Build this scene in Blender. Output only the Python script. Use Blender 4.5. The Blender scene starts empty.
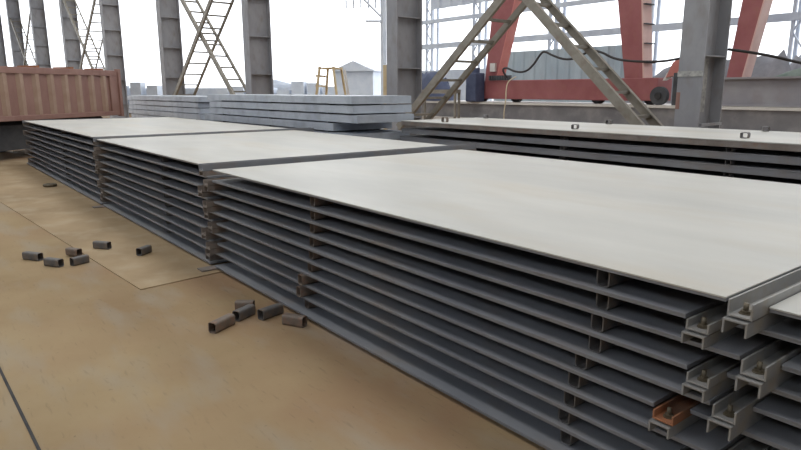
import bpy, bmesh, math, random
from mathutils import Vector, Matrix
C = bpy.context.scene.collection
S = bpy.context.scene
random.seed(7)
# ------------------------------------------------------------------ camera
F_PX, YAW, PITCH, ROLL = 630.644, -0.9060515, 0.21144, -0.00246
fw = Vector((math.sin(YAW)*math.cos(PITCH), math.cos(YAW)*math.cos(PITCH), -math.sin(PITCH)))
rt = Vector((math.cos(YAW), -math.sin(YAW), 0))
up = rt.cross(fw)
r2 = rt*math.cos(ROLL)+up*math.sin(ROLL)
u2 = -rt*math.sin(ROLL)+up*math.cos(ROLL)
cam = bpy.data.objects.new('camera', bpy.data.cameras.new('camera'))
C.objects.link(cam)
M = Matrix((r2, u2, -fw)).transposed().to_4x4()
M.translation = Vector((0, 0, 1.6))
cam.matrix_world = M
cam.data.sensor_width = 36
cam.data.lens = F_PX/801*36
cam.data.clip_end = 600
S.camera = cam
# ------------------------------------------------------------------ world, exposure
w = bpy.data.worlds.new('sky'); S.world = w; w.use_nodes = True
bg = w.node_tree.nodes['Background']
bg.inputs['Color'].default_value = (0.90, 0.94, 1.0, 1)
bg.inputs['Strength'].default_value = 1.0
S.view_settings.view_transform = 'Standard'
S.view_settings.look = 'None'
S.view_settings.gamma = 1
S.view_settings.use_curve_mapping = False
S.view_settings.exposure = 1.6
# area lights added under the solid roof to brighten floor and stacks
def add_fill(x, y, lx, ly, power):
    d = bpy.data.lights.new('overhead_fill', 'AREA'); d.shape = 'RECTANGLE'; d.size = lx; d.size_y = ly; d.energy = power
    d.color = (1.0, 0.98, 0.94)
    o = bpy.data.objects.new('overhead_fill', d); C.objects.link(o); o.location = (x, y, 12.9)
add_fill(-14, -1.5, 46, 5, 480)
add_fill(-14, 7.5, 46, 5, 640)
add_fill(-12, 17, 40, 4, 500)

# ------------------------------------------------------------------ materials
def mat(name, c1, c2=None, scale=3.0, rough=0.6, metal=0.0, spec=0.5, bump=0.0, c3=None, s3=20.0, a3=0.5,
        stretch=(1, 1, 1), emit=None, lo=0.35, hi=0.65):
    m = bpy.data.materials.new(name); m.use_nodes = True
    nt = m.node_tree; b = nt.nodes['Principled BSDF']
    b.inputs['Roughness'].default_value = rough
    b.inputs['Metallic'].default_value = metal
    b.inputs['Specular IOR Level'].default_value = spec
    c2 = c2 or c1
    tc = nt.nodes.new('ShaderNodeTexCoord'); mp = nt.nodes.new('ShaderNodeMapping')
    mp.inputs['Scale'].default_value = stretch
    nt.links.new(tc.outputs['Object'], mp.inputs['Vector'])
    n = nt.nodes.new('ShaderNodeTexNoise'); n.inputs['Scale'].default_value = scale
    n.inputs['Detail'].default_value = 6; n.inputs['Roughness'].default_value = 0.6
    nt.links.new(mp.outputs[0], n.inputs['Vector'])
    r = nt.nodes.new('ShaderNodeValToRGB')
    r.color_ramp.elements[0].position = lo; r.color_ramp.elements[1].position = hi
    r.color_ramp.elements[0].color = (*c1, 1); r.color_ramp.elements[1].color = (*c2, 1)
    nt.links.new(n.outputs['Fac'], r.inputs['Fac'])
    out = r.outputs['Color']
    if c3:
        n3 = nt.nodes.new('ShaderNodeTexNoise'); n3.inputs['Scale'].default_value = s3
        n3.inputs['Detail'].default_value = 5
        nt.links.new(mp.outputs[0], n3.inputs['Vector'])
        r3 = nt.nodes.new('ShaderNodeValToRGB')
        r3.color_ramp.elements[0].position = 0.5; r3.color_ramp.elements[1].position = 0.72
        r3.color_ramp.elements[0].color = (0, 0, 0, 1); r3.color_ramp.elements[1].color = (a3, a3, a3, 1)
        nt.links.new(n3.outputs['Fac'], r3.inputs['Fac'])
        mx = nt.nodes.new('ShaderNodeMixRGB'); mx.inputs['Color2'].default_value = (*c3, 1)
        nt.links.new(r3.outputs['Color'], mx.inputs['Fac']); nt.links.new(out, mx.inputs['Color1'])
        out = mx.outputs['Color']
    nt.links.new(out, b.inputs['Base Color'])
    if bump:
        bp = nt.nodes.new('ShaderNodeBump'); bp.inputs['Strength'].default_value = bump
        bp.inputs['Distance'].default_value = 0.02
        nt.links.new(n.outputs['Fac'], bp.inputs['Height']); nt.links.new(bp.outputs[0], b.inputs['Normal'])
    return m

M_FLOOR = mat('dusty brown concrete', (0.28, 0.205, 0.115), (0.375, 0.285, 0.17), 0.55, 0.85, bump=0.15,
              c3=(0.37, 0.29, 0.18), s3=1.3, a3=0.7, spec=0.2)
def enrich_floor(m):
    nt = m.node_tree; b = nt.nodes['Principled BSDF']; src = b.inputs['Base Color'].links[0].from_socket
    tc = nt.nodes.new('ShaderNodeTexCoord')
    def noise(sc, detail, stretch):
        mp = nt.nodes.new('ShaderNodeMapping'); mp.inputs['Scale'].default_value = stretch; mp.inputs['Rotation'].default_value = (0, 0, .5)
        nt.links.new(tc.outputs['Object'], mp.inputs['Vector'])
        n = nt.nodes.new('ShaderNodeTexNoise'); n.inputs['Scale'].default_value = sc; n.inputs['Detail'].default_value = detail
        nt.links.new(mp.outputs[0], n.inputs['Vector']); return n.outputs['Fac']
    def ramp(f, a, c, v):
        r = nt.nodes.new('ShaderNodeValToRGB'); r.color_ramp.elements[0].position = a; r.color_ramp.elements[1].position = c
        r.color_ramp.elements[0].color = (0, 0, 0, 1); r.color_ramp.elements[1].color = (v, v, v, 1)
        nt.links.new(f, r.inputs['Fac']); return r.outputs['Color']
    def mix(col, fac, c2):
        x = nt.nodes.new('ShaderNodeMixRGB'); nt.links.new(fac, x.inputs['Fac']); nt.links.new(col, x.inputs['Color1'])
        x.inputs['Color2'].default_value = (*c2, 1); return x.outputs['Color']
    col = mix(src, ramp(noise(.8, 8, (1, 1, 1)), .45, .66, .4), (.31, .20, .12))     # rusty dust
    # rust dust spread around the stacks' feet
    sp = nt.nodes.new('ShaderNodeSeparateXYZ'); nt.links.new(tc.outputs['Object'], sp.inputs[0])
    mr = nt.nodes.new('ShaderNodeMapRange'); mr.inputs['From Min'].default_value = .95; mr.inputs['From Max'].default_value = 2.1
    nt.links.new(sp.outputs['Y'], mr.inputs['Value'])
    mu = nt.nodes.new('ShaderNodeMath'); mu.operation = 'MULTIPLY'; nt.links.new(mr.outputs[0], mu.inputs[0])
    nt.links.new(ramp(noise(1.6, 8, (1, 1, 1)), .3, .6, .7), mu.inputs[1])
    col = mix(col, mu.outputs[0], (.29, .18, .11))
    col = mix(col, ramp(noise(1.1, 9, (1, 3, 1)), .50, .66, .45), (.33, .30, .25))      # grey worn patches
    col = mix(col, ramp(noise(7, 10, (1, 6, 1)), .60, .70, .28), (.17, .13, .09))      # scuffs
    col = mix(col, ramp(noise(34, 4, (1, 1, 1)), .68, .74, .4), (.13, .10, .07))       # specks
    nt.links.new(col, b.inputs['Base Color'])
enrich_floor(M_FLOOR)
M_SHEET = mat('dusty steel sheet', (0.30, 0.22, 0.13), (0.40, 0.30, 0.185), 1.2, 0.7, c3=(0.45, 0.37, 0.26), s3=3, a3=0.6, spec=0.25)
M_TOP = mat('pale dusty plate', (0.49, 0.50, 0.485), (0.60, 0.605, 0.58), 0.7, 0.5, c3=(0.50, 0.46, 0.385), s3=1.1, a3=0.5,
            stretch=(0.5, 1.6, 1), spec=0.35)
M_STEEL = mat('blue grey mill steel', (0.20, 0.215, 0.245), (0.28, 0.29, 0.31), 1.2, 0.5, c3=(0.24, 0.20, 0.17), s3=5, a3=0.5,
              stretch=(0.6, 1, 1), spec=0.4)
M_CHAN = mat('grey channel steel', (0.26, 0.265, 0.27), (0.34, 0.34, 0.335), 4, 0.5, c3=(0.33, 0.28, 0.2), s3=14, a3=0.6)
M_CHANB = mat('brown grey channel steel', (0.20, 0.17, 0.15), (0.30, 0.28, 0.265), 5, 0.65, c3=(0.22, 0.12, 0.07), s3=10, a3=0.7)
M_RUST = mat('orange rust', (0.42, 0.15, 0.06), (0.30, 0.17, 0.11), 6, 0.85, c3=(0.2, 0.11, 0.07), s3=14, a3=0.6)
M_TUBE = mat('rusty tube', (0.15, 0.115, 0.095), (0.22, 0.19, 0.165), 9, 0.65, c3=(0.26, 0.13, 0.08), s3=20, a3=0.7)
M_TUBEG = mat('grey tube', (0.10, 0.10, 0.11), (0.16, 0.155, 0.15), 9, 0.6, c3=(0.22, 0.14, 0.09), s3=20, a3=0.6)
M_BOLT = mat('dark bolt', (0.10, 0.085, 0.06), (0.20, 0.17, 0.12), 30, 0.5, 0.3)
M_SLAB = mat('pale blue grey deck panel', (0.42, 0.47, 0.55), (0.54, 0.59, 0.66), 2.0, 0.5, c3=(0.3, 0.33, 0.37), s3=5, a3=0.5)
M_COL = mat('grey painted column', (0.27, 0.275, 0.30), (0.35, 0.355, 0.375), 1.6, 0.6, c3=(0.22, 0.20, 0.185), s3=5, a3=0.6, stretch=(1, 1, 0.5))
M_COLP = mat('chalky paint', (0.5, 0.5, 0.48), (0.27, 0.27, 0.27), 14, 0.8)
M_BRACE = mat('olive grey brace', (0.23, 0.215, 0.18), (0.31, 0.29, 0.25), 3, 0.6, c3=(0.2, 0.15, 0.12), s3=9, a3=0.5)
M_RED = mat('faded red crane paint', (0.30, 0.092, 0.098), (0.37, 0.13, 0.135), 1.8, 0.55, c3=(0.34, 0.13, 0.11), s3=7, a3=0.6)
M_REDL = mat('light red', (0.56, 0.19, 0.17), (0.62, 0.25, 0.22), 1.8, 0.5, c3=(0.5, 0.2, 0.17), s3=6, a3=0.4)
M_PINK = mat('light pink leg face', (0.66, 0.42, 0.38), (0.74, 0.52, 0.47), 2, 0.6)
M_BED = mat('rusty brown red truck bed', (0.28, 0.155, 0.13), (0.35, 0.21, 0.175), 2.2, 0.7, c3=(0.33, 0.20, 0.17), s3=5, a3=0.8, stretch=(1, 1, 0.35))
M_BEDR = mat('lighter brown rib', (0.36, 0.24, 0.18), (0.42, 0.30, 0.23), 3, 0.7)  # ribs coloured lighter than the wall between them
M_DARK = mat('dark chassis', (0.05, 0.055, 0.065), (0.09, 0.095, 0.105), 3, 0.7)
M_RUB = mat('rubber', (0.03, 0.03, 0.035), (0.05, 0.05, 0.05), 8, 0.85)
M_BLUEW = mat('blue grey cladding', (0.30, 0.36, 0.41), (0.37, 0.43, 0.47), 1.4, 0.6, c3=(0.30, 0.31, 0.33), s3=2.5, a3=0.5, stretch=(1, 1, 0.5))
M_PALE = mat('pale blue grey steel', (0.42, 0.46, 0.54), (0.52, 0.56, 0.62), 2, 0.6)
M_TARP = mat('dark blue tarpaulin', (0.045, 0.06, 0.12), (0.075, 0.095, 0.17), 3, 0.6, bump=0.6)
M_CONC = mat('grey plinth', (0.16, 0.155, 0.165), (0.23, 0.22, 0.225), 1.5, 0.8, c3=(0.3, 0.29, 0.28), s3=3, a3=0.5)
M_RAIL = mat('worn rail top', (0.62, 0.60, 0.57), (0.72, 0.70, 0.66), 3, 0.4)
M_GIRD = mat('mauve grey girder', (0.27, 0.26, 0.285), (0.34, 0.33, 0.35), 1.5, 0.6, c3=(0.26, 0.23, 0.23), s3=4, a3=0.5)
M_GREEN = mat('dull green sacking', (0.14, 0.19, 0.17), (0.24, 0.28, 0.26), 3, 0.8)
M_HEAP = mat('dark heap', (0.15, 0.155, 0.18), (0.24, 0.24, 0.265), 1.5, 0.9)
M_YEL = mat('faded yellow timber', (0.56, 0.43, 0.24), (0.68, 0.55, 0.34), 4, 0.7)
M_CABLE = mat('black cable', (0.035, 0.033, 0.035), None, 3, 0.6)
M_ROPE = mat('tan rope', (0.58, 0.50, 0.36), None, 3, 0.8)
M_WHITE = mat('off white enamel', (0.62, 0.60, 0.58), (0.70, 0.68, 0.66), 3, 0.5)
M_ROOF = mat('grey roof sheet', (0.20, 0.205, 0.21), (0.26, 0.26, 0.265), 0.6, 0.7)
M_HAZY = mat('haze-paled blue steel', (0.55, 0.60, 0.68), (0.66, 0.70, 0.76), 2, 0.6)  # distance haze over the yard is put into this pale colour
M_YARD = mat('pale yard ground', (0.42, 0.41, 0.40), (0.50, 0.49, 0.47), 0.4, 0.9)
M_WOOD = mat('brown timber', (0.24, 0.165, 0.115), (0.34, 0.25, 0.18), 3, 0.8, stretch=(0.4, 3, 3))

# ------------------------------------------------------------------ mesh helpers
class MB:
    def __init__(self): self.bm = bmesh.new()
    def hexa(self, p):   # 8 points: bottom loop 0-3, top loop 4-7
        v = [self.bm.verts.new(q) for q in p]
        for f in ((3, 2, 1, 0), (4, 5, 6, 7), (0, 1, 5, 4), (1, 2, 6, 5), (2, 3, 7, 6), (3, 0, 4, 7)):
            self.bm.faces.new([v[i] for i in f])
        return self
    def box(self, x0, x1, y0, y1, z0, z1):
        return self.hexa([(x0, y0, z0), (x1, y0, z0), (x1, y1, z0), (x0, y1, z0), (x0, y0, z1), (x1, y0, z1), (x1, y1, z1), (x0, y1, z1)])
    def prism(self, prof, fn, t0, t1):   # profile of 2-D points swept t0..t1; fn(u,v,t)->xyz
        n = len(prof)
        a = [self.bm.verts.new(fn(u, v, t0)) for u, v in prof]
        b = [self.bm.verts.new(fn(u, v, t1)) for u, v in prof]
        for i in range(n):
            j = (i+1) % n
            self.bm.faces.new((a[i], a[j], b[j], b[i]))
        self.bm.faces.new(a[::-1]); self.bm.faces.new(b)
        return self
    def bar(self, p, q, wx, wy, side=(0, 1, 0)):   # rectangular bar from p to q; wy along 'side'
        p, q = Vector(p), Vector(q); d = (q-p).normalized()
        s = Vector(side); s = (s - d*s.dot(d)).normalized(); t = d.cross(s)
        c = [(-t*wx-s*wy)/2, (t*wx-s*wy)/2, (t*wx+s*wy)/2, (-t*wx+s*wy)/2]
        return self.hexa([p+k for k in c]+[q+k for k in c])
    def cyl(self, p, q, r, n=12, r1=None):
        p, q = Vector(p), Vector(q); d = (q-p).normalized()
        s = d.orthogonal().normalized(); t = d.cross(s); r1 = r if r1 is None else r1
        a = [self.bm.verts.new(p+(s*math.cos(i*2*math.pi/n)+t*math.sin(i*2*math.pi/n))*r) for i in range(n)]
        b = [self.bm.verts.new(q+(s*math.cos(i*2*math.pi/n)+t*math.sin(i*2*math.pi/n))*r1) for i in range(n)]
        for i in range(n):
            j = (i+1) % n; self.bm.faces.new((a[i], a[j], b[j], b[i]))
        self.bm.faces.new(a[::-1]); self.bm.faces.new(b)
        return self
    def mesh(self, name, m, smooth=False):
        bmesh.ops.recalc_face_normals(self.bm, faces=self.bm.faces[:])
        me = bpy.data.meshes.new(name); self.bm.to_mesh(me); self.bm.free(); me.materials.append(m)
        if smooth:
            for p in me.polygons: p.use_smooth = True
        return me
    def build(self, name, m, parent=None, smooth=False, bevel=0):
        o = bpy.data.objects.new(name, self.mesh(name, m, smooth)); C.objects.link(o)
        if parent: o.parent = parent
        if bevel:
            b = o.modifiers.new('bevel', 'BEVEL'); b.width = bevel; b.segments = 2; b.limit_method = 'ANGLE'
        return o
def tag(o, label, cat, group=None, kind=None):
    o['label'] = label; o['category'] = cat
    if group: o['group'] = group
    if kind: o['kind'] = kind
    return o
def empty(name, loc=(0, 0, 0), rz=0):
    o = bpy.data.objects.new(name, None); C.objects.link(o); o.location = loc; o.rotation_euler[2] = rz
    o.empty_display_size = 0.1
    return o
def struct(o): o['kind'] = 'structure'; return o
def copy_tree(o, parent=None):
    c = o.copy(); C.objects.link(c)
    if parent: c.parent = parent
    for ch in [k for k in S.objects if k.parent == o and k is not c]:
        copy_tree(ch, c)
    return c
ORD = ['topmost', 'second from top', 'third from top', 'fourth from top', 'fifth from top', 'sixth from top', 'seventh from top',
       'eighth from top', 'ninth from top', 'bottom one']
def ordn(k, n): return 'bottommost' if k == n-1 else ORD[k]

# ------------------------------------------------------------------ setting
P0 = Vector((-4.94, 9.72, 0)); STEP = Vector((-6.843, -0.357, 0))
da = (-STEP).normalized(); db = Vector((-da.y, da.x, 0))
struct(MB().box(-75, 14, -14, 13.4, -0.3, 0).build('floor', M_FLOOR))
struct(MB().box(-220, 60, 13.4, 160, -0.3, -0.002).build('floor_yard', M_YARD))
# roof over the bays, corrugated
prof = []
x = -62.0
m = MB()
pts = []
while x < 14:
    pts += [(x, 0), (x+.5, 0), (x+.6, .12), (x+1.1, .12)]
    x += 1.2
prof = pts + [(p[0], p[1]+.05) for p in pts[::-1]]
m.prism(prof, lambda u, v, t: (u, t, 13+v), -14, 24)
struct(m.build('ceiling', M_ROOF))
struct(MB().box(-62, 14, -14.3, -14, 0, 9.8).build('wall_front', M_ROOF))
struct(MB().box(14, 14.3, -14.3, 24, 0, 13).build('wall_right', M_ROOF))
# expansion joint bottom left
struct(MB().bar((-7.0, 0.19, 0.001), (-1.4, 0.35, 0.001), 0.004, 0.014, (0, 1, 0)).build('trim_1', M_RUB))

# thin sheet lying on the floor
sh = MB().hexa([(-17, 0.60, 0), (-5.2, 1.37, 0), (-5.45, 3.6, 0), (-17, 3.6, 0),
                (-17, 0.60, 0.008), (-5.2, 1.37, 0.008), (-5.45, 3.6, 0.008), (-17, 3.6, 0.008)]).build('floor_sheet', M_SHEET)
tag(sh, 'thin dusty steel sheet lying flat on floor along the stacks', 'steel sheet')

# ------------------------------------------------------------------ stacked panels
TH = 0.018
def zlist(top, n=10, last=0.043):
    return [top-(top-last)*k/(n-1) for k in range(n)]
Z1, Z2, Z3 = zlist(0.957), zlist(0.937), zlist(0.912)
Z4 = [0.885]+[0.797-(0.797-0.043)*k/8 for k in range(9)]
def panel(x0, x1, y0, y1, zt, label, group, mt):
    # grooved edge: thin sheet lip above a slightly set back frame
    h = (x1-x0)/2; d = (y1-y0)/2
    e = empty('steel_plate', ((x0+x1)/2, (y0+y1)/2, zt-TH))
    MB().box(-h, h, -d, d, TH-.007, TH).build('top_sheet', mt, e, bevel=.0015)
    MB().box(-h+.001, h-.001, -d+.003, d-.003, 0, TH-.007).build('edge_frame', M_STEEL, e)
    tag(e, label, 'steel panel', group)
    return e
YN, YF = 2.12, 5.22

def channel_pair(x0, w, zb, h1, h2, y0, y1, m1, m2, label, group, bolt=True):
    e = empty('channel_pair', (x0+w/2, y0, zb)); t = .0075
    L = y1-y0
    a = w/2; gp = .007 if bolt else .003; ht = h1+h2; h1 = h1-gp/2; sx = -.007 if bolt else 0; sy = -.012 if bolt else 0
    lo = MB()
    lo.prism([(-a, 0), (-a+t, 0), (-a+t, h1-t), (a-t, h1-t), (a-t, 0), (a, 0), (a, h1), (-a, h1)], lambda u, v, s: (u+sx, s, v), sy, L)
    lo.build('lower_channel', m2, e, bevel=.0015)
    h1 += gp
    if bolt: MB().box(-a+.012, a-.014, .02, .09, h1-gp, h1).build('packing_plate', M_CHANB, e)
    hi = MB()
    hi.prism([(-a, ht), (-a, h1), (a, h1), (a, ht), (a-t, ht), (a-t, h1+t), (-a+t, h1+t), (-a+t, ht)], lambda u, v, s: (u, s, v), 0, L)
    hi.build('upper_channel', m1, e, bevel=.0015)
    if bolt:
        b = MB().cyl((0, .045, h1+t), (0, .045, h1+t+.036), .0085, 12).build('bolt', M_BOLT, e, True)
        MB().cyl((0, .045, h1+t), (0, .045, h1+t+.012), .017, 6).build('nut', M_BOLT, b)
        MB().cyl((0, .045, h1+t), (0, .045, h1+t+.003), .021, 16).build('washer', M_BOLT, b)
    tag(e, label, 'channel', group)
    return e

NAMES = {1: 'farthest stack beside the truck bed', 2: 'middle stack', 3: 'nearest long stack', 4: 'stack cut off by right edge'}
# joints: lists of channel x positions (A even levels, B odd levels)
A34 = [-.905, -.842, -.918, -.885, -.90]; B34 = [-1.035, -1.015, -1.128, -1.05]; W = .082
A23 = [-5.66, -5.70, -5.64, -5.68, -5.66]; B23 = [-5.52, -5.54, -5.50, -5.53]
A12 = [-9.66, -9.70, -9.64, -9.68, -9.66]; B12 = [-9.52, -9.54, -9.50, -9.53]
A01 = [-16.05, -16.1, -16.02, -16.08, -16.04]; B01 = [-15.92, -15.95, -15.9, -15.93]
WJ = .10
g = .004
jit = lambda s: random.uniform(-s, s)
# right-hand joint (A rests on stack four, B on stack three)
lab34 = 'bolted grey channel pair at near right corner, {} of the {} row'
for j in range(5):
    zb = Z4[2*j+1]; top = Z3[2*j]; h1 = .056
    channel_pair(A34[j], W, zb, h1, top-zb-h1 if j else top-zb-h1+.002, 2.10, 5.24 if j else 5.26, M_CHAN, M_CHAN,
                 lab34.format(ordn(j, 5), 'right-hand'), 'channel pairs at the near right corner')
for j in range(4):
    zb = Z3[2*j+2]; top = Z3[2*j+1]; h1 = .048
    channel_pair(B34[j], W, zb, h1, top-zb-h1-.008, 2.09, 5.22, M_RUST if j == 2 else M_CHAN, M_CHAN,
                 'rust-orange bolted channel pair at near right corner' if j == 2 else lab34.format(ordn(j, 4), 'left-hand'),
                 'channel pairs at the near right corner')
def mid_joint(A, B, ZL, ZR, where, y1):
    for j in range(5):
        zb = ZL[2*j+1] if ZL else ZR[2*j+1]; top = ZL[2*j] if ZL else ZR[2*j]
        channel_pair(A[j], WJ, zb, (top-zb)*.45, (top-zb)*.55+(.006 if j == 0 else 0), 2.10+jit(.02), y1, M_CHANB if j else M_STEEL, M_CHANB,
                     'brown-grey channel pair, %s of the left row %s' % (ordn(j, 5), where), 'channel pairs '+where, bolt=False)
    for j in range(4 if ZL else 0):
        zb = ZR[2*j+2]; top = ZR[2*j+1]
        channel_pair(B[j], WJ, zb, (top-zb)*.5, (top-zb)*.5, 2.08+jit(.02), y1-.05, M_CHANB, M_CHANB,
                     'brown-grey channel pair, %s of the right row %s' % (ordn(j, 4), where), 'channel pairs '+where, bolt=False)
mid_joint(A23, B23, Z2, Z3, 'between middle and nearest stacks', 5.55)
mid_joint(A12, B12, Z1, Z2, 'between farthest and middle stacks', 5.6)
mid_joint(A01, B01, None, Z1, 'at far end of farthest stack', 5.2)
for n, ZS in ((1, Z1), (2, Z2), (3, Z3), (4, Z4)):
    for k in range(10):
        j = k//2; ev = k % 2 == 0
        # right end
        if n == 4: xr = 3.2
        elif n == 3: xr = (A34[j] if ev else (B34[j] if j < 4 else A34[4]-.0))-g-.013
        else:
            A, B = (A23, B23) if n == 2 else (A12, B12)
            xr = A[j]-g if ev else (B[j]-g if j < 4 else A[4]+WJ+.05)
        if n == 3 and k == 9: xr = -.96
        # left end
        if n == 4: xl = A34[j]+W+g if ev else (B34[j]+W+g if j < 4 else -.95)
        else:
            A, B = {3: (A23, B23), 2: (A12, B12), 1: (A01, B01)}[n]
            xl = A[j]+WJ+g if ev else (B[j]+WJ+g if j < 4 else B[0]+WJ+.03)
            if n == 1 and not ev: xl = A01[j]-.02
            if n == 3 and k == 0: xl = -5.40
        y0 = (2.21 if n == 4 else YN)+(0 if k == 0 else jit(.012))
        lbl = 'wide grey steel panel, %s in the %s' % (ordn(k, 10), NAMES[n])
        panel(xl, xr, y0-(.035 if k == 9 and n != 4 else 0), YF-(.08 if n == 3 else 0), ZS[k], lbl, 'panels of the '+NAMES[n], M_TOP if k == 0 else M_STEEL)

# rusty shims under the joints
for i, (x, where) in enumerate(((-5.42, 'between middle and nearest stacks'), (-9.4, 'between farthest and middle stacks'))):
    s = MB().box(-.06, .06, 0, .9, 0, .012).build('steel_shim', M_CHANB); s.location = (x, 1.95, .0085)
    tag(s, 'flat rusty bar on floor sheet '+where, 'shim')

# ------------------------------------------------------------------ tube offcuts
def tube_mesh(name, w, h, L, m):
    mb = MB(); t = .005; r = .017
    def ring(a, b, rr):
        out = []
        for cx, cy, s in ((a/2-rr, b/2-rr, 0), (-a/2+rr, b/2-rr, 1), (-a/2+rr, -b/2+rr, 2), (a/2-rr, -b/2+rr, 3)):
            for q in range(4):
                an = (s+q/3)*math.pi/2
                out.append((cx+rr*math.cos(an), cy+rr*math.sin(an)))
        return out
    o, i = ring(w, h, r), ring(w-2*t, h-2*t, r-t+.001)
    rings = []
    for prof, y in ((o, 0), (o, L), (i, L), (i, 0)):
        rings.append([mb.bm.verts.new((u, y-L/2, v+h/2)) for u, v in prof])
    n = len(o)
    for k in range(4):
        A_, B_ = rings[k], rings[(k+1) % 4]
        for q in range(n):
            mb.bm.faces.new((A_[q], A_[(q+1) % n], B_[(q+1) % n], B_[q]))
    return mb.mesh(name, m)
def tube(x, y, z, h, label, group, m=M_TUBE, w=.06, L=.15, rz=0.0, name='square_tube'):
    o = bpy.data.objects.new(name, tube_mesh(name, w, h, L, m)); C.objects.link(o)
    o.location = (x, y, z); o.rotation_euler[2] = rz
    return tag(o, label, 'tube', group)
# spacers of the nearest stack
LX = [-3.73, -3.735, -3.75, -3.76, -3.775, -3.80, -3.84, -3.87, -3.86]
RX = [-1.42, -1.42, -1.43, -1.44, -1.50, -1.53, -1.545, -1.575, -1.56]
for k in range(9):
    hgt = Z3[k]-TH-Z3[k+1]-.0006
    out = -.06 if k in (6, 7) else 0
    tube(LX[k], 2.232+out, Z3[k+1]+.0003, hgt, 'square tube spacer in left column of nearest stack, %s gap' % ordn(k, 9), 'tube spacers of the nearest stack', M_TUBE, .06)
    tube(RX[k], 2.225+jit(.01), Z3[k+1]+.0003, hgt, 'square tube spacer in right column of nearest stack, %s gap' % ordn(k, 9), 'tube spacers of the nearest stack', M_TUBEG, .06)
for n, ZS, x in ((2, Z2, -7.0), (1, Z1, -12.3)):
    for k in range(9):
        tube(x+jit(.03), 2.26, ZS[k+1]+.0003, ZS[k]-TH-ZS[k+1]-.0006, 'square tube spacer in the %s, %s gap' % (NAMES[n], ordn(k, 9)),
             'tube spacers of the '+NAMES[n], M_TUBEG)
# loose tubes on the floor
G1, G2 = 'loose tube offcuts near the nearest stack', 'loose tube offcuts by the floor sheet'
FT = [(-3.969, 1.555, .18, 27, M_TUBE, 'rusty square tube offcut on floor, nearest to camera with open end facing left', G1),
      (-4.075, 1.765, .155, 25, M_TUBEG, 'grey square tube offcut lined up behind the rusty nearest one', G1),
      (-4.215, 1.835, .12, -40, M_TUBE, 'short tube offcut half hidden behind the two lined-up tubes', G1),
      (-3.977, 1.925, .17, 14, M_TUBEG, 'grey tube offcut lying alone between tube cluster and nearest stack', G1),
      (-3.715, 1.975, .15, -62, M_TUBE, 'brown-topped tube offcut lying at foot of nearest stack', G1),
      (-6.83, 0.84, .18, -58, M_TUBEG, 'grey tube offcut on floor, leftmost in the photo', G2),
      (-6.45, 0.955, .16, -58, M_TUBEG, 'grey tube offcut in front of two others left of sheet edge', G2),
      (-6.38, 1.16, .14, 20, M_TUBEG, 'grey tube offcut crossing behind another at sheet edge', G2),
      (-6.72, 1.18, .14, -62, M_TUBE, 'brown tube offcut hindmost in trio beside sheet edge', G2),
      (-6.85, 1.47, .16, -55, M_TUBEG, 'grey tube offcut lying alone on the thin floor sheet', G2),
      (-6.35, 1.74, .14, 36, M_TUBEG, 'tube offcut on the floor sheet with open end towards camera', G2)]
for x, y, L, a, m_, l, g_ in FT:
    tube(x, y, .0085 if 'on the' in l and 'sheet' in l or y > 1.16 and x < -6 else 0, .076, l, g_, m_, .066, L*1.1, math.radians(a))
# dark ring by the farthest stack
mb = MB(); n_ = 24; R_, r_ = .085, .025
vs = [[mb.bm.verts.new(((R_+r_*math.cos(b*math.pi/4))*math.cos(a*2*math.pi/n_), (R_+r_*math.cos(b*math.pi/4))*math.sin(a*2*math.pi/n_), r_+r_*math.sin(b*math.pi/4)))
       for b in range(8)] for a in range(n_)]
for a in range(n_):
    for b in range(8):
        mb.bm.faces.new((vs[a][b], vs[(a+1) % n_][b], vs[(a+1) % n_][(b+1) % 8], vs[a][(b+1) % 8]))
o = mb.build('steel_ring', M_BOLT, None, True); o.location = (-12.0, 1.86, .0085)
tag(o, 'small dark ring lying on floor beside farthest stack', 'ring')

# ------------------------------------------------------------------ rear stack (behind nearest one)
RP, RT = .1284, .073
GR = 'beam-edged panels of the rear stack'
for k in range(9):
    zt = 1.1-k*RP; x0 = (-8.3 if k == 0 else -8.32+jit(.05)); y0 = 6.52 if k == 0 else 6.54+jit(.012)
    e = empty('framed_plate', (0, y0, zt-RT))
    t = .05 if k == 0 else RT
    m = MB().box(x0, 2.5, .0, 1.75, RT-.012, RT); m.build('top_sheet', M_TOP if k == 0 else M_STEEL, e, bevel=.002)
    fr = MB()
    for yy in (0.004, 1.75-.05): fr.box(x0+.004, 2.496, yy, yy+.046, 0, RT-.012)
    for xx in [x0+.004]+[x0+1.2*i for i in range(1, 9)]+[2.45]: fr.box(xx, xx+.046, .05, 1.70, 0, RT-.012)
    fr.build('frame', M_CHANB if k == 0 else M_STEEL, e, bevel=.002)
    tag(e, 'framed steel panel, %s in the rear stack with tubes on top' % ordn(k, 9), 'steel panel', GR)
    if k < 8:
        for i, x in enumerate((-5.05, -2.98)):
            for yy in ((6.61, 'front'), (8.18, 'back')) if k < 8 else ():
                tube(x, yy[0], zt-RP+.0003, RP-RT-.0006, 'square tube spacer of rear stack, %s gap, %s %s' % (ordn(k, 8), ('left', 'right')[i], yy[1]),
                     'tube spacers of the rear stack', M_TUBEG, .06, .1)
for x, y, rz, l in ((-5.05, 6.81, 20, 'small tube offcut on rear stack front edge, left of two'), (-2.97, 6.86, 10, 'small tube offcut on rear stack front edge, right of two'),
                (-7.95, 8.15, 60, 'small tube offcut on rear stack back edge near far end'), (-5.45, 8.15, 15, 'small tube offcut on rear stack back edge beside ladder brace foot'),
                (-3.3, 8.15, 30, 'small tube offcut on rear stack back edge right of big column')):
    tube(x, y, 1.1003, .06, l, 'tube offcuts on the rear stack', M_TUBEG, .075, .10, math.radians(rz))
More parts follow.
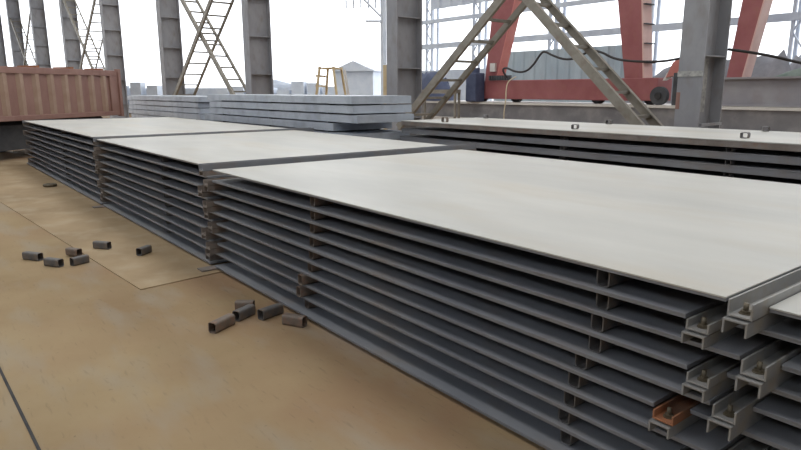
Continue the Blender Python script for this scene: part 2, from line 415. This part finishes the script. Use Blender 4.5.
tube(-7.46, 6.74, 1.1003, .075, 'dark rusty tube offcut on rear stack near its left end', 'tube offcuts on the rear stack', M_TUBE, .09, .07, .3)

# ------------------------------------------------------------------ pale deck slabs stacks
def slab(x0, x1, y0, y1, zb, h, label, group):
    e = empty('deck_plate', ((x0+x1)/2, (y0+y1)/2, zb)); a = (x1-x0)/2; d = (y1-y0)/2
    MB().box(-a, a, -d, d, h-.008, h).build('top_sheet', M_SLAB, e, bevel=.002)
    fr = MB()
    for s_ in (-1, 1):
        fr.hexa([(-a, s_*d-.004*0, 0), (a, s_*d, 0), (a, s_*(d-.05), 0), (-a, s_*(d-.05), 0), (-a, s_*d, h-.008), (a, s_*d, h-.008), (a, s_*(d-.05), h-.008), (-a, s_*(d-.05), h-.008)])
        fr.box(s_*a-(.05 if s_ > 0 else 0), s_*a+(0 if s_ > 0 else .05), -d+.05, d-.05, 0, h-.008)
    fr.build('side_frame', M_SLAB, e)
    tag(e, label, 'deck panel', group)
def batten(x, y0, y1, z, h, label, group):
    tag(MB().box(x-.04, x+.04, y0, y1, z, z+h).build('wood_batten', M_DARK), label, 'batten', group)
for k in range(10):
    zb = 1.5-.125-k*.15
    if zb < 0: zb = 0.0
    ext = [(0, 0), (.12, .06), (0, .16), (-.35, -.5), (.1, .05)][k % 5]
    slab(-14.5+ext[0]*.6, -8.5+(ext[1]-.06 if k else 0)-(.0 if k else 0), 5.68+(.02*(k % 3) if k else 0), 6.9 if k == 0 else 6.88+.03*(k % 2), zb, .125,
         'pale blue-grey deck panel, %s in the stack before the yard' % ordn(k, 10), 'deck panels before the yard')
    if zb > .02:
        for x, w_ in ((-13.8, 'left'), (-11.5, 'middle'), (-9.3, 'right')):
            batten(x, 5.75, 6.8, zb-.0248, .0246, 'thin dark batten, %s, under the %s of the pale deck panels' % (w_, ordn(k, 10)), 'battens in the pale deck panel stack')
for k in range(10):
    zb = 1.44-.125-k*.1433
    zb = max(zb, 0)
    slab(-21.6+jit(.15), -15.5+jit(.25), 5.85+.02*(k % 3), 7.1, zb, .125,
         'pale deck panel, %s in the stack beyond the truck bed' % ordn(k, 10), 'deck panels beyond the truck bed')
    if zb > .02:
        for x, w_ in ((-20, 'left'), (-18, 'middle'), (-16, 'right')):
            batten(x, 5.95, 7.0, zb-.0181, .0179, 'thin dark batten, %s, under the %s deck panel beyond the truck bed' % (w_, ordn(k, 10)), 'battens in the stack beyond the truck bed')

# ------------------------------------------------------------------ truck bed
tb = empty('truck_trailer', (-19.33, 4.95, 0), math.atan2(-3.25, 2.42))   # local x runs toward camera-left, local -y faces camera?
tag(tb, 'rusty brown-red ribbed truck bed standing at the left behind the farthest stack', 'truck trailer')
# local frame: +x along the side towards the left of photo, +y away from camera when negative rotation
LEN, BW, ZB, ZT = 7.2, 2.3, .93, 2.12
side = MB()
side.box(0, LEN, -.03, .0, ZB, ZT)
side.build('side_wall', M_BED, tb)
MB().box(0, LEN, .0, .06, ZT-.13, ZT+.02).build('top_rail', M_BED, tb, bevel=.01)
MB().box(0, LEN, .0, .06, ZB-.02, ZB+.10).build('bottom_rail', M_BED, tb, bevel=.01)
MB().box(0, .30, .0, .05, ZB+.1, ZT-.13).build('end_plate', M_BED, tb)
MB().box(-.10, .0, -.03, .10, ZB-.05, ZT+.06).build('corner_post', M_BED, tb, bevel=.01)
i = 0; x = .40
while x < LEN-.1:
    rb = MB()
    rb.prism([(x, 0), (x+.06, .055), (x+.15, .055), (x+.22, 0)], lambda u, v, t: (u, v, t), ZB+.10, ZT-.13)
    rb.build('rib', M_BEDR, tb); x += .46; i += 1
MB().box(-.03, 0, -BW, -.03, ZB, ZT).box(LEN-.03, LEN, -BW, -.03, ZB, ZT).build('end_wall', M_BED, tb)
MB().box(0, LEN, -BW-.03, -BW, ZB, ZT).build('far_side_wall', M_BED, tb)
MB().box(0, LEN-.03, -BW, -.03, ZB, ZB+.06).build('bed_floor', M_BED, tb)
MB().box(.1, LEN, -.75, -.60, ZB-.28, ZB).box(.1, LEN, -BW+.60, -BW+.75, ZB-.28, ZB).build('chassis_rail', M_DARK, tb)
MB().box(2.7, LEN, -.30, -.24, .22, .80).build('shade_panel', M_DARK, tb)  # dark panel added to stand for the shade under the bed
for xx in (.9, 2.1, 5.6):
    MB().cyl((xx, -.35, .5), (xx, -BW+.35, .5), .07, 12).build('axle', M_DARK, tb)
    for yy in (-.08, -BW+.30):
        wq = MB().cyl((xx, yy, .5), (xx, yy-.24, .5), .5, 28).build('wheel', M_RUB, tb, bevel=.03)
        MB().cyl((xx, yy+.012, .5), (xx, yy, .5), .24, 20).build('hub', M_DARK, wq)
for xx in (.5, 1.6, 2.7, 3.8, 4.9, 6.0):
    MB().box(xx, xx+.10, -.5, .05, ZT+.02, ZT+.07).build('top_bracket', M_RUST, tb) if xx < 6 else None

# ------------------------------------------------------------------ mill building columns
CD, CF, CH = .77, .37, 12.9
def column(n):
    p = P0+STEP*n
    e = empty('steel_column', p, math.atan2(da.y, da.x))
    for s_ in (-1, 1):
        y = s_*(CD/2)
        MB().box(-CF/2, CF/2, min(y, y-s_*.028), max(y, y-s_*.028), .03, CH).build('flange', M_COL, e)
    MB().box(-.011, .011, -CD/2+.028, CD/2-.028, .03, CH).build('web', M_COL, e)
    z = .95; k = 0
    while z < 10:
        for s_ in (-1, 1):
            MB().box(.011 if s_ > 0 else -CF/2+.015, CF/2-.015 if s_ > 0 else -.011, -CD/2+.028, CD/2-.028, z, z+.02).build('stiffener', M_COL, e)
        z += 1.12; k += 1
    MB().box(-CF/2-.1, CF/2+.1, -CD/2-.1, CD/2+.1, 0, .03).build('base_plate', M_COL, e)
    return e
places = ['nearest steel column, dark with chalky marks, right of photo centre', 'tall steel column rising behind right end of the pale deck panels',
          'steel column right of the small X-shaped ladder brace', 'steel column left of the small X-shaped ladder brace',
          'steel column just above the right end of the truck bed', 'steel column above truck bed, second from the bed end',
          'steel column above truck bed, third from the bed end', 'farthest visible steel column near left edge of photo', 'steel column cut off by the left edge of photo']
for n in range(9):
    c = column(n)
    if n == 0:
        # bolted plate and chalk marks
        MB().box(-CF/2-.004, CF/2+.004, -CD/2-.012, -CD/2, 1.78, 1.86).build('splice_plate', M_COLP, c)
        MB().box(CF/2-.02, CF/2+.03, -CD/2+.05, CD/2-.02, 1.05, 1.09).build('bracket', M_COL, c)
        MB().box(.0115, .014, -.08, .16, 1.25, 2.05).build('chalky_patch', M_COLP, c)
        MB().box(-CF/2+.0, -CF/2+.06, -CD/2-.003, -CD/2, 1.3, 1.55).build('red_paint_patch', M_BED, c)
    tag(c, places[n], 'column', 'mill building columns')

# ------------------------------------------------------------------ ladder-like X braces
def ladder(n, rising, label):
    # brace between column n and n+1; rising=True: low at n+1, high at n
    a = P0+STEP*n; b = P0+STEP*(n+1)
    off = da*(CF/2+.02)
    a = a-off; b = b+off
    z0, z1 = (.75, 6.25) if rising else (.45, 6.45)
    lo, hi = (b, a) if rising else (a, b)
    lo = Vector((lo.x, lo.y, z0)); hi = Vector((hi.x, hi.y, z1))
    e = empty('ladder_brace', (lo.x, lo.y, 0))
    e_in = Vector((lo.x, lo.y, 0))
    lo -= e_in; hi -= e_in
    d = (hi-lo).normalized(); nrm = d.cross(db).normalized()
    sh_ = .012 if rising else -.012
    hw = .39 if rising else .30
    for s_ in (-1, 1):
        o = db*(s_*hw)
        m = MB(); m.bar(lo+o, hi+o, .16, .014, db)
        m.bar(lo+o-nrm*.072-db*s_*.037, hi+o-nrm*.072-db*s_*.037, .014, .06, db)
        m.build('rail', M_BRACE, e)
    L = (hi-lo).length; k = .45
    while k < L-.2:
        p = lo+d*k
        m = MB(); q = p-db*(hw-.008); r = p+db*(hw-.008)
        m.bar(q, r, .10, .05, (0, 0, 1)); m.build('rung', M_BRACE, e)
        k += .58
    tag(e, label, 'brace', 'ladder-like braces between the columns')
for n, wh in ((0, 'between the two biggest columns'), (2, 'of the small X seen above the pale deck panels'), (4, 'above the truck bed right end'), (6, 'above the truck bed at far left')):
    ladder(n, True, 'ladder-like brace rising right '+wh)
    ladder(n, False, 'ladder-like brace rising left '+wh)

# ------------------------------------------------------------------ crane track plinth, gantry
pl = empty('crane_track', (0, 0, 0))
MB().box(-17.5, 3, 13.9, 15.6, 0, 1.17).build('plinth', M_CONC, pl)
MB().box(-17.5, 3, 13.86, 15.6, 1.17, 1.23).build('rail_ledge', M_RAIL, pl)
MB().box(-17.5, 3, 13.65, 13.9, 0, .75).build('kerb', M_RAIL, pl)
tag(pl, 'long grey raised track with worn pale top edge behind the columns', 'crane track')
def tapered(name, m, par, x0, x1, X0, X1, y0, y1, z0, z1):
    return MB().hexa([(x0, y0, z0), (x1, y0, z0), (x1, y1, z0), (x0, y1, z0), (X0, y0, z1), (X1, y0, z1), (X1, y1, z1), (X0, y1, z1)]).build(name, m, par)
gt = empty('gantry_crane', (0, 0, 0))
MB().box(-14.6, -8.2, 14.1, 14.75, 1.32, 1.86).build('end_carriage', M_RED, gt, bevel=.02)
for x in (-14.2, -12.8, -10, -8.5):
    MB().cyl((x, 14.3, 1.38), (x, 14.5, 1.38), .15, 20).build('wheel', M_DARK, gt)
l1 = tapered('leg', M_RED, gt, -13.88, -13.42, -13.1, -11.5, 14.15, 14.45, 1.86, 8.5)
l1b = tapered('leg_light_face', M_REDL, l1, -13.42, -13.39, -11.5, -11.47, 14.13, 14.47, 1.86, 8.5)  # right face of the box leg, coloured lighter than its front
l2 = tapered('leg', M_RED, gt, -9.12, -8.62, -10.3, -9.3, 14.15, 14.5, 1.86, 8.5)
l2b = tapered('leg_light_face', M_PINK, l2, -8.62, -8.59, -9.3, -9.27, 14.13, 14.52, 1.86, 8.5)  # right face again in a paler colour than the front
for k in range(12):
    z = 2.2+k*.45; x = -8.58-(z-1.86)*.68/6.64
    MB().box(x, x+.08, 14.15, 14.5, z, z+.025).build('rung', M_DARK, l2)
MB().box(-13.4, -9.0, 14.05, 14.75, 8.5, 9.4).build('top_beam', M_RED, gt)
MB().box(-13.62, -13.42, 14.08, 14.15, 2.12, 2.36).build('switch_box', M_WHITE, gt)
for k in range(9):
    MB().box(-13.6+k*.1, -13.56+k*.1, 14.02, 14.1, 1.86, 2.0).build('bolt', M_DARK, gt)
tag(gt, 'red A-frame gantry crane standing on the grey track', 'gantry crane')
g2 = empty('gantry_crane', (0, 0, 0))
q = tapered('leg', M_RED, g2, -7.0, -6.66, -6.3, -5.5, 14.9, 15.25, 1.84, 8.5)
tapered('leg_light_face', M_PINK, q, -6.66, -6.63, -5.5, -5.47, 14.88, 15.27, 1.84, 8.5)  # paler colour for this leg's right face too
MB().box(-6.4, -1, 14.85, 15.35, 8.5, 9.3).build('top_beam', M_RED, g2)
MB().box(-7.0, 2.5, 14.8, 15.4, 1.26, 1.84).build('end_carriage', M_GIRD, g2)
tag(g2, 'second gantry crane with pinkish leg leaning right, at right edge', 'gantry crane')
# grey girder lying on the track at right with sacking on top
gd = MB()
gd.box(-6.9, 2.5, 14.15, 14.2, 1.26, 1.84).box(-6.9, 2.5, 14.05, 14.3, 1.24, 1.27).box(-6.9, 2.5, 14.05, 14.3, 1.80, 1.84)
tag(gd.build('steel_girder', M_GIRD), 'mauve-grey plate girder lying on the track at right edge', 'girder')
def lumpy(name, m, x0, x1, y0, y1, z0, hfun, nx=24, ny=6, seed=1):
    rnd = random.Random(seed); mb = MB(); V = []
    for i in range(nx+1):
        row = []
        for j in range(ny+1):
            u, v = i/nx, j/ny
            edge = min(1, 6*min(u, 1-u))*min(1, 5*min(v, 1-v))
            z = z0+max(.003, (hfun(u)*(.8+.35*rnd.random()))*edge**.5)
            row.append(mb.bm.verts.new((x0+(x1-x0)*u, y0+(y1-y0)*v, z)))
        V.append(row)
    for i in range(nx):
        for j in range(ny): mb.bm.faces.new((V[i][j], V[i+1][j], V[i+1][j+1], V[i][j+1]))
    # underside
    B = [mb.bm.verts.new((x, y, z0)) for x, y in ((x0, y0), (x1, y0), (x1, y1), (x0, y1))]
    mb.bm.faces.new(B[::-1])
    bot = [V[i][0] for i in range(nx+1)]; mb.bm.faces.new([B[0], B[1]]+bot[::-1])
    bot = [V[i][ny] for i in range(nx+1)]; mb.bm.faces.new([B[2], B[3]]+bot)
    bot = [V[0][j] for j in range(ny+1)]; mb.bm.faces.new([B[3], B[0]]+bot)
    bot = [V[nx][j] for j in range(ny+1)]; mb.bm.faces.new([B[1], B[2]]+bot[::-1])
    return mb.build(name, m, None, True)
sk = lumpy('sacking', M_GREEN, -6.0, 1.5, 14.35, 14.75, 1.845, lambda u: .22+.06*math.sin(u*20), 40, 4, 3)
tag(sk, 'dull green crumpled sacking on top of the right-hand crane carriage', 'sacking')
sk.location = (0, .5, 0)
tp = lumpy('tarpaulin', M_TARP, -17.4, -15.75, 13.9, 14.9, 1.235, lambda u: .85 if u < .75 else .75, 16, 6, 5)
tp.location = (0, 0, 0)
tag(tp, 'dark blue crumpled tarpaulin over machinery left of the red leg', 'tarpaulin')
dr = empty('drive_unit', (-14.0, 13.86, 1.235))
tag(dr, 'dark upright drive unit beside the red crane leg', 'machine')
dr['category'] = 'machine'
MB().box(-.22, .22, -.2, .2, 0, .85).build('housing', M_TARP, dr, bevel=.04)
MB().cyl((0, 0, .85), (0, 0, 1.0), .13, 16).build('motor_cap', M_TARP, dr)
tp.location.x = -.15
wb = MB().box(-15.95, -14.25, 13.3, 13.5, 1.48, 1.6).build('timber_beam', M_BRACE)
wl = empty('work_platform', (-15.1, 13.4, 0))
wb.name = 'deck_board'; wb.parent = wl; wb.location = (15.1, -13.4, 0)
for sx in (-.8, .8):
    for sy in (-.08, .08):
        MB().box(sx-.03, sx+.03, sy-.03, sy+.03, 0, 1.48).build('leg', M_BRACE, wl)
tag(wl, 'narrow olive-brown work platform in front of the dark blue tarpaulin', 'platform')
# spoked wheel leaning by the carriage
wh = MB(); wh.cyl((0, 0, .0), (0, .12, .0), .21, 28)
wv = wh.build('cable_drum', M_DARK); wv.location = (-8.05, 13.9, 1.235+.21)
tag(wv, 'dark round drum standing on the track left of nearest column', 'drum')
hb = MB().cyl((0, -.03, 0), (0, 0, 0), .08, 16).build('hub', M_RUB, wv)
bx = empty('lamp_box', (-7.62, 13.97, 1.235))
MB().box(-.1, .1, -.05, .1, 0, .72).build('stand', M_DARK, bx)
MB().hexa([(-.32, 0, .62), (.05, 0, .72), (.05, .2, .72), (-.32, .2, .62), (-.18, 0, .95), (.12, 0, 1.15), (.12, .2, 1.15), (-.18, .2, .95)]).build('hood', M_REDL, bx)
MB().hexa([(-.40, .02, .55), (-.30, .02, .60), (-.30, .18, .60), (-.40, .18, .55), (-.32, .02, .72), (-.24, .02, .76), (-.24, .18, .76), (-.32, .18, .72)]).build('lens', M_WHITE, bx)
tag(bx, 'small pinkish-red slanted hood on a dark stand beside nearest column', 'lamp')

# ------------------------------------------------------------------ far wall of the second bay
def lattice(x, y, H, label, w_=.2):
    e = empty('lattice_column', (x, y, 0))
    for sx in (-1, 1):
        for sy in (-1, 1):
            MB().box(sx*w_-.05, sx*w_+.05, sy*.2-.05, sy*.2+.05, 0, H).build('leg', M_PALE, e)
    z = .3; k = 0
    while z < H-.6:
        s_ = 1 if k % 2 else -1
        MB().bar((-s_*w_, -.2, z), (s_*w_, -.2, z+.6), .05, .05).build('lacing', M_PALE, e)
        z += .6; k += 1
    tag(e, label, 'column', 'lattice columns of the far wall')
YW = 22
for x, l in ((-25.4, 'pale lattice column seen just right of the second biggest column'), (-22.0, 'pale lattice column seen behind the upright part of big ladder brace'),
             (-17.5, 'pale lattice column seen inside the big X of ladder braces'), (-13.3, 'pale lattice column hidden mostly by red crane leg'), (-8.2, 'pale lattice column far right behind leaning crane leg')):
    lattice(x, YW, 12.9, l)
wf = MB(); 
xs = -20.7; pr = []
while xs < -13.6:
    pr += [(xs, 0), (xs+.25, 0), (xs+.3, -.05), (xs+.55, -.05)]; xs += .6
pr2 = pr+[(p[0], p[1]+.04) for p in pr[::-1]]
wf.prism(pr2, lambda u, v, t: (u, YW-.3+v, t), .0, 3.22)
struct(wf.build('wall_back_cladding', M_BLUEW))
wu = MB(); xs = -25.2; pr = []
while xs < 10:
    pr += [(xs, 0), (xs+.35, 0), (xs+.40, -.09), (xs+.75, -.09)]; xs += .8
wu.prism(pr+[(p[0], p[1]+.04) for p in pr[::-1]], lambda u, v, t: (u, YW-.3+v, t), 5.5, 12.9)
struct(wu.build('wall_back_upper', M_PALE))
struct(MB().box(-26.8, 10, YW-.28, YW-.14, 3.62, 3.86).build('trim_2', M_PALE))
struct(MB().box(-26.8, 10, YW-.28, YW-.14, 4.86, 5.04).build('trim_3', M_PALE))
struct(MB().box(-27.5, -21.0, YW-.3, YW-.1, 0, 2.55).build('wall_back_low', M_PALE))
hp = lumpy('stock_heap', M_HEAP, -13.4, 4, 18.5, 21, -.001, lambda u: 2.4+.14*math.sin(u*17)+.1*math.sin(u*41), 60, 6, 9)
tag(hp, 'dark low heap of stock behind the track at right', 'heap')
# ------------------------------------------------------------------ cables
def cable(name, pts, r, m, label, cat='cable'):
    cu = bpy.data.curves.new(name, 'CURVE'); cu.dimensions = '3D'; sp = cu.splines.new('NURBS')
    sp.points.add(len(pts)-1)
    for p, q in zip(sp.points, pts): p.co = (*q, 1)
    sp.use_endpoint_u = True; sp.order_u = 3; cu.bevel_depth = r; cu.bevel_resolution = 3; cu.resolution_u = 8
    t_ = bpy.data.objects.new(name, cu); C.objects.link(t_)
    dg = bpy.context.evaluated_depsgraph_get()
    me = bpy.data.meshes.new_from_object(t_.evaluated_get(dg)); bpy.data.objects.remove(t_)
    me.materials.clear(); me.materials.append(m)
    o = bpy.data.objects.new(name, me); C.objects.link(o)
    return tag(o, label, cat)
cable('festoon_cable', [(-12.86, 14.0, 1.95), (-12.79, 13.7, 2.14), (-12.53, 13.6, 2.21), (-12.19, 13.6, 2.07), (-11.79, 13.6, 2.06), (-11.52, 13.6, 2.26),
      (-11.3, 13.6, 2.54), (-11.17, 13.6, 2.58), (-10.9, 13.6, 2.45), (-10.48, 13.6, 2.33), (-10.12, 13.6, 2.37), (-9.77, 13.6, 2.54), (-9.43, 13.6, 2.48),
      (-9.14, 13.6, 2.33), (-8.78, 13.6, 2.25), (-8.14, 13.6, 2.2), (-7.71, 13.6, 2.21), (-7.2, 13.5, 2.28), (-6.2, 12.4, 2.4), (-4.95, 10.35, 2.2)], .028, M_CABLE,
      'black cable looping from the red crane leg across to the nearest column')
cable('cable', [(-4.76, 10.1, 2.19), (-4.4, 10.5, 2.12), (-4.06, 11.0, 1.98), (-3.66, 11.0, 1.91), (-1.5, 11, 1.75), (2, 11, 2.1)], .022, M_CABLE,
      'dark cable running from nearest column to right edge')
cable('rope', [(-12.46, 13.95, 1.95), (-12.44, 13.6, 1.86), (-12.41, 13.5, 1.58), (-12.31, 13.4, 1.31), (-12.28, 13.3, 0.98), (-12.27, 13.3, 0.78), (-12.3, 13.3, .02)], .016, M_ROPE,
      'tan rope hanging down from the red crane leg', 'rope')

# ------------------------------------------------------------------ yard beyond
st = empty('step_platform', (-20.02, 12.5, 0), -.85)
for s_ in (-1, 1):
    for sy in (-1, 1):
        MB().bar((s_*.72, sy*.55, 0), (s_*.50, sy*.25, 2.40), .09, .07).build('leg', M_YEL, st)
for z in (1.0, 1.35, 1.7, 2.05):
    MB().box(-.52, .52, -.42, -.34, z, z+.07).build('rung', M_YEL, st)
MB().box(-.5, .5, -.32, .32, 2.33, 2.38).build('deck', M_YEL, st)
tag(st, 'faded yellow timber step platform out in the yard', 'step platform')
pw = MB().bar((-18.9, 12.75, 0), (-19.25, 12.6, 2.3), .06, .06).build('leaning_pole', M_WHITE)
tag(pw, 'thin pale pole leaning beside the yellow step platform', 'pole')
yp = MB().box(-.07, .07, -.06, .06, 0, 2.2).build('timber_post', M_YEL); yp.location = (-12.93, 9.71, 0)
tag(yp, 'tan timber post standing against the tall column behind deck panels', 'post')
def shed(x, y, rz, L, W_, H, label, m, door=True):
    e = empty('shed', (x, y, 0), rz)
    MB().box(-L/2, L/2, -W_/2, W_/2, 0, H).build('wall', m, e)
    MB().prism([(-W_/2-.2, H), (W_/2+.2, H), (0, H+.55)], lambda u, v, t: (t, u, v), -L/2-.2, L/2+.2).build('roof', m, e)
    for i in range(max(2, int(L/2.4))):
        xx = -L/2+1+i*2.3
        if xx < L/2-.8: MB().box(xx, xx+.8, -W_/2-.03, -W_/2, 1.1, 1.8).build('window', M_DARK, e)
    tag(e, label, 'shed')
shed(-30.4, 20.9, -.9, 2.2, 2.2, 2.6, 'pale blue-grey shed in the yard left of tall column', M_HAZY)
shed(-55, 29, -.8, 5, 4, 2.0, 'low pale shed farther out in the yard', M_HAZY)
random.seed(21)
NTH = ['first', 'second', 'third', 'fourth', 'fifth', 'sixth', 'seventh', 'eighth', 'ninth', 'tenth', 'eleventh', 'twelfth', 'thirteenth', 'fourteenth']
k = 0
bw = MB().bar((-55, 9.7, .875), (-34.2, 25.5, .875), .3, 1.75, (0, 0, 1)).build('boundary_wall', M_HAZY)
tag(bw, 'long low pale boundary wall across the far yard', 'wall')
for i in range(14):
    a = i/13
    x, y = (-38.5+(i-4)*.62, 16.2+(i-4)*.72) if i > 3 else (-48.3+i*.75, 11.6+i*.9)
    L = .75+random.random()*.12; H = 1.55+random.random()*.75
    e = empty('stock_bundle', (x, y, 0), -.85)
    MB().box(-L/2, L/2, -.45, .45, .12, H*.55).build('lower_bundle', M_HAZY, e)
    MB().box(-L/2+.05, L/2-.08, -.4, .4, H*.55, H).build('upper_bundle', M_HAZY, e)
    MB().box(-L/2+.1, -L/2+.2, -.45, .45, 0, .12).box(L/2-.2, L/2-.1, -.45, .45, 0, .12).build('bearer', M_DARK, e)
    tag(e, 'hazy bundle of steel stock far out in the yard, %s from the left' % NTH[i], 'stock bundle', 'stock bundles in the yard')

pk = empty('pipe_rack', (-23.0, 17.1, 0))
MB().box(-.09, .09, -.09, .09, 0, 7).build('post', M_HAZY, pk)
MB().bar((0, 0, 5.5), (-1.1, -1.4, 5.5), .25, .12, (0, 0, 1)).build('beam', M_HAZY, pk)
MB().bar((0, 0, 4.5), (-.45, -.62, 4.5), .10, .10, (0, 0, 1)).build('arm', M_HAZY, pk)
MB().bar((0, 0, 4.6), (-.5, -.66, 5.4), .08, .08, (0, 0, 1)).build('brace', M_HAZY, pk)
for i in range(5):
    MB().bar((-.2-.2*i, -.25-.25*i, 5.4), (-.2-.2*i, -.25-.25*i, 5.05), .05, .05, (0, 1, 0)).build('hanger', M_HAZY, pk)
tag(pk, 'pale overhead rack with hanging rods left of the tall column', 'rack')
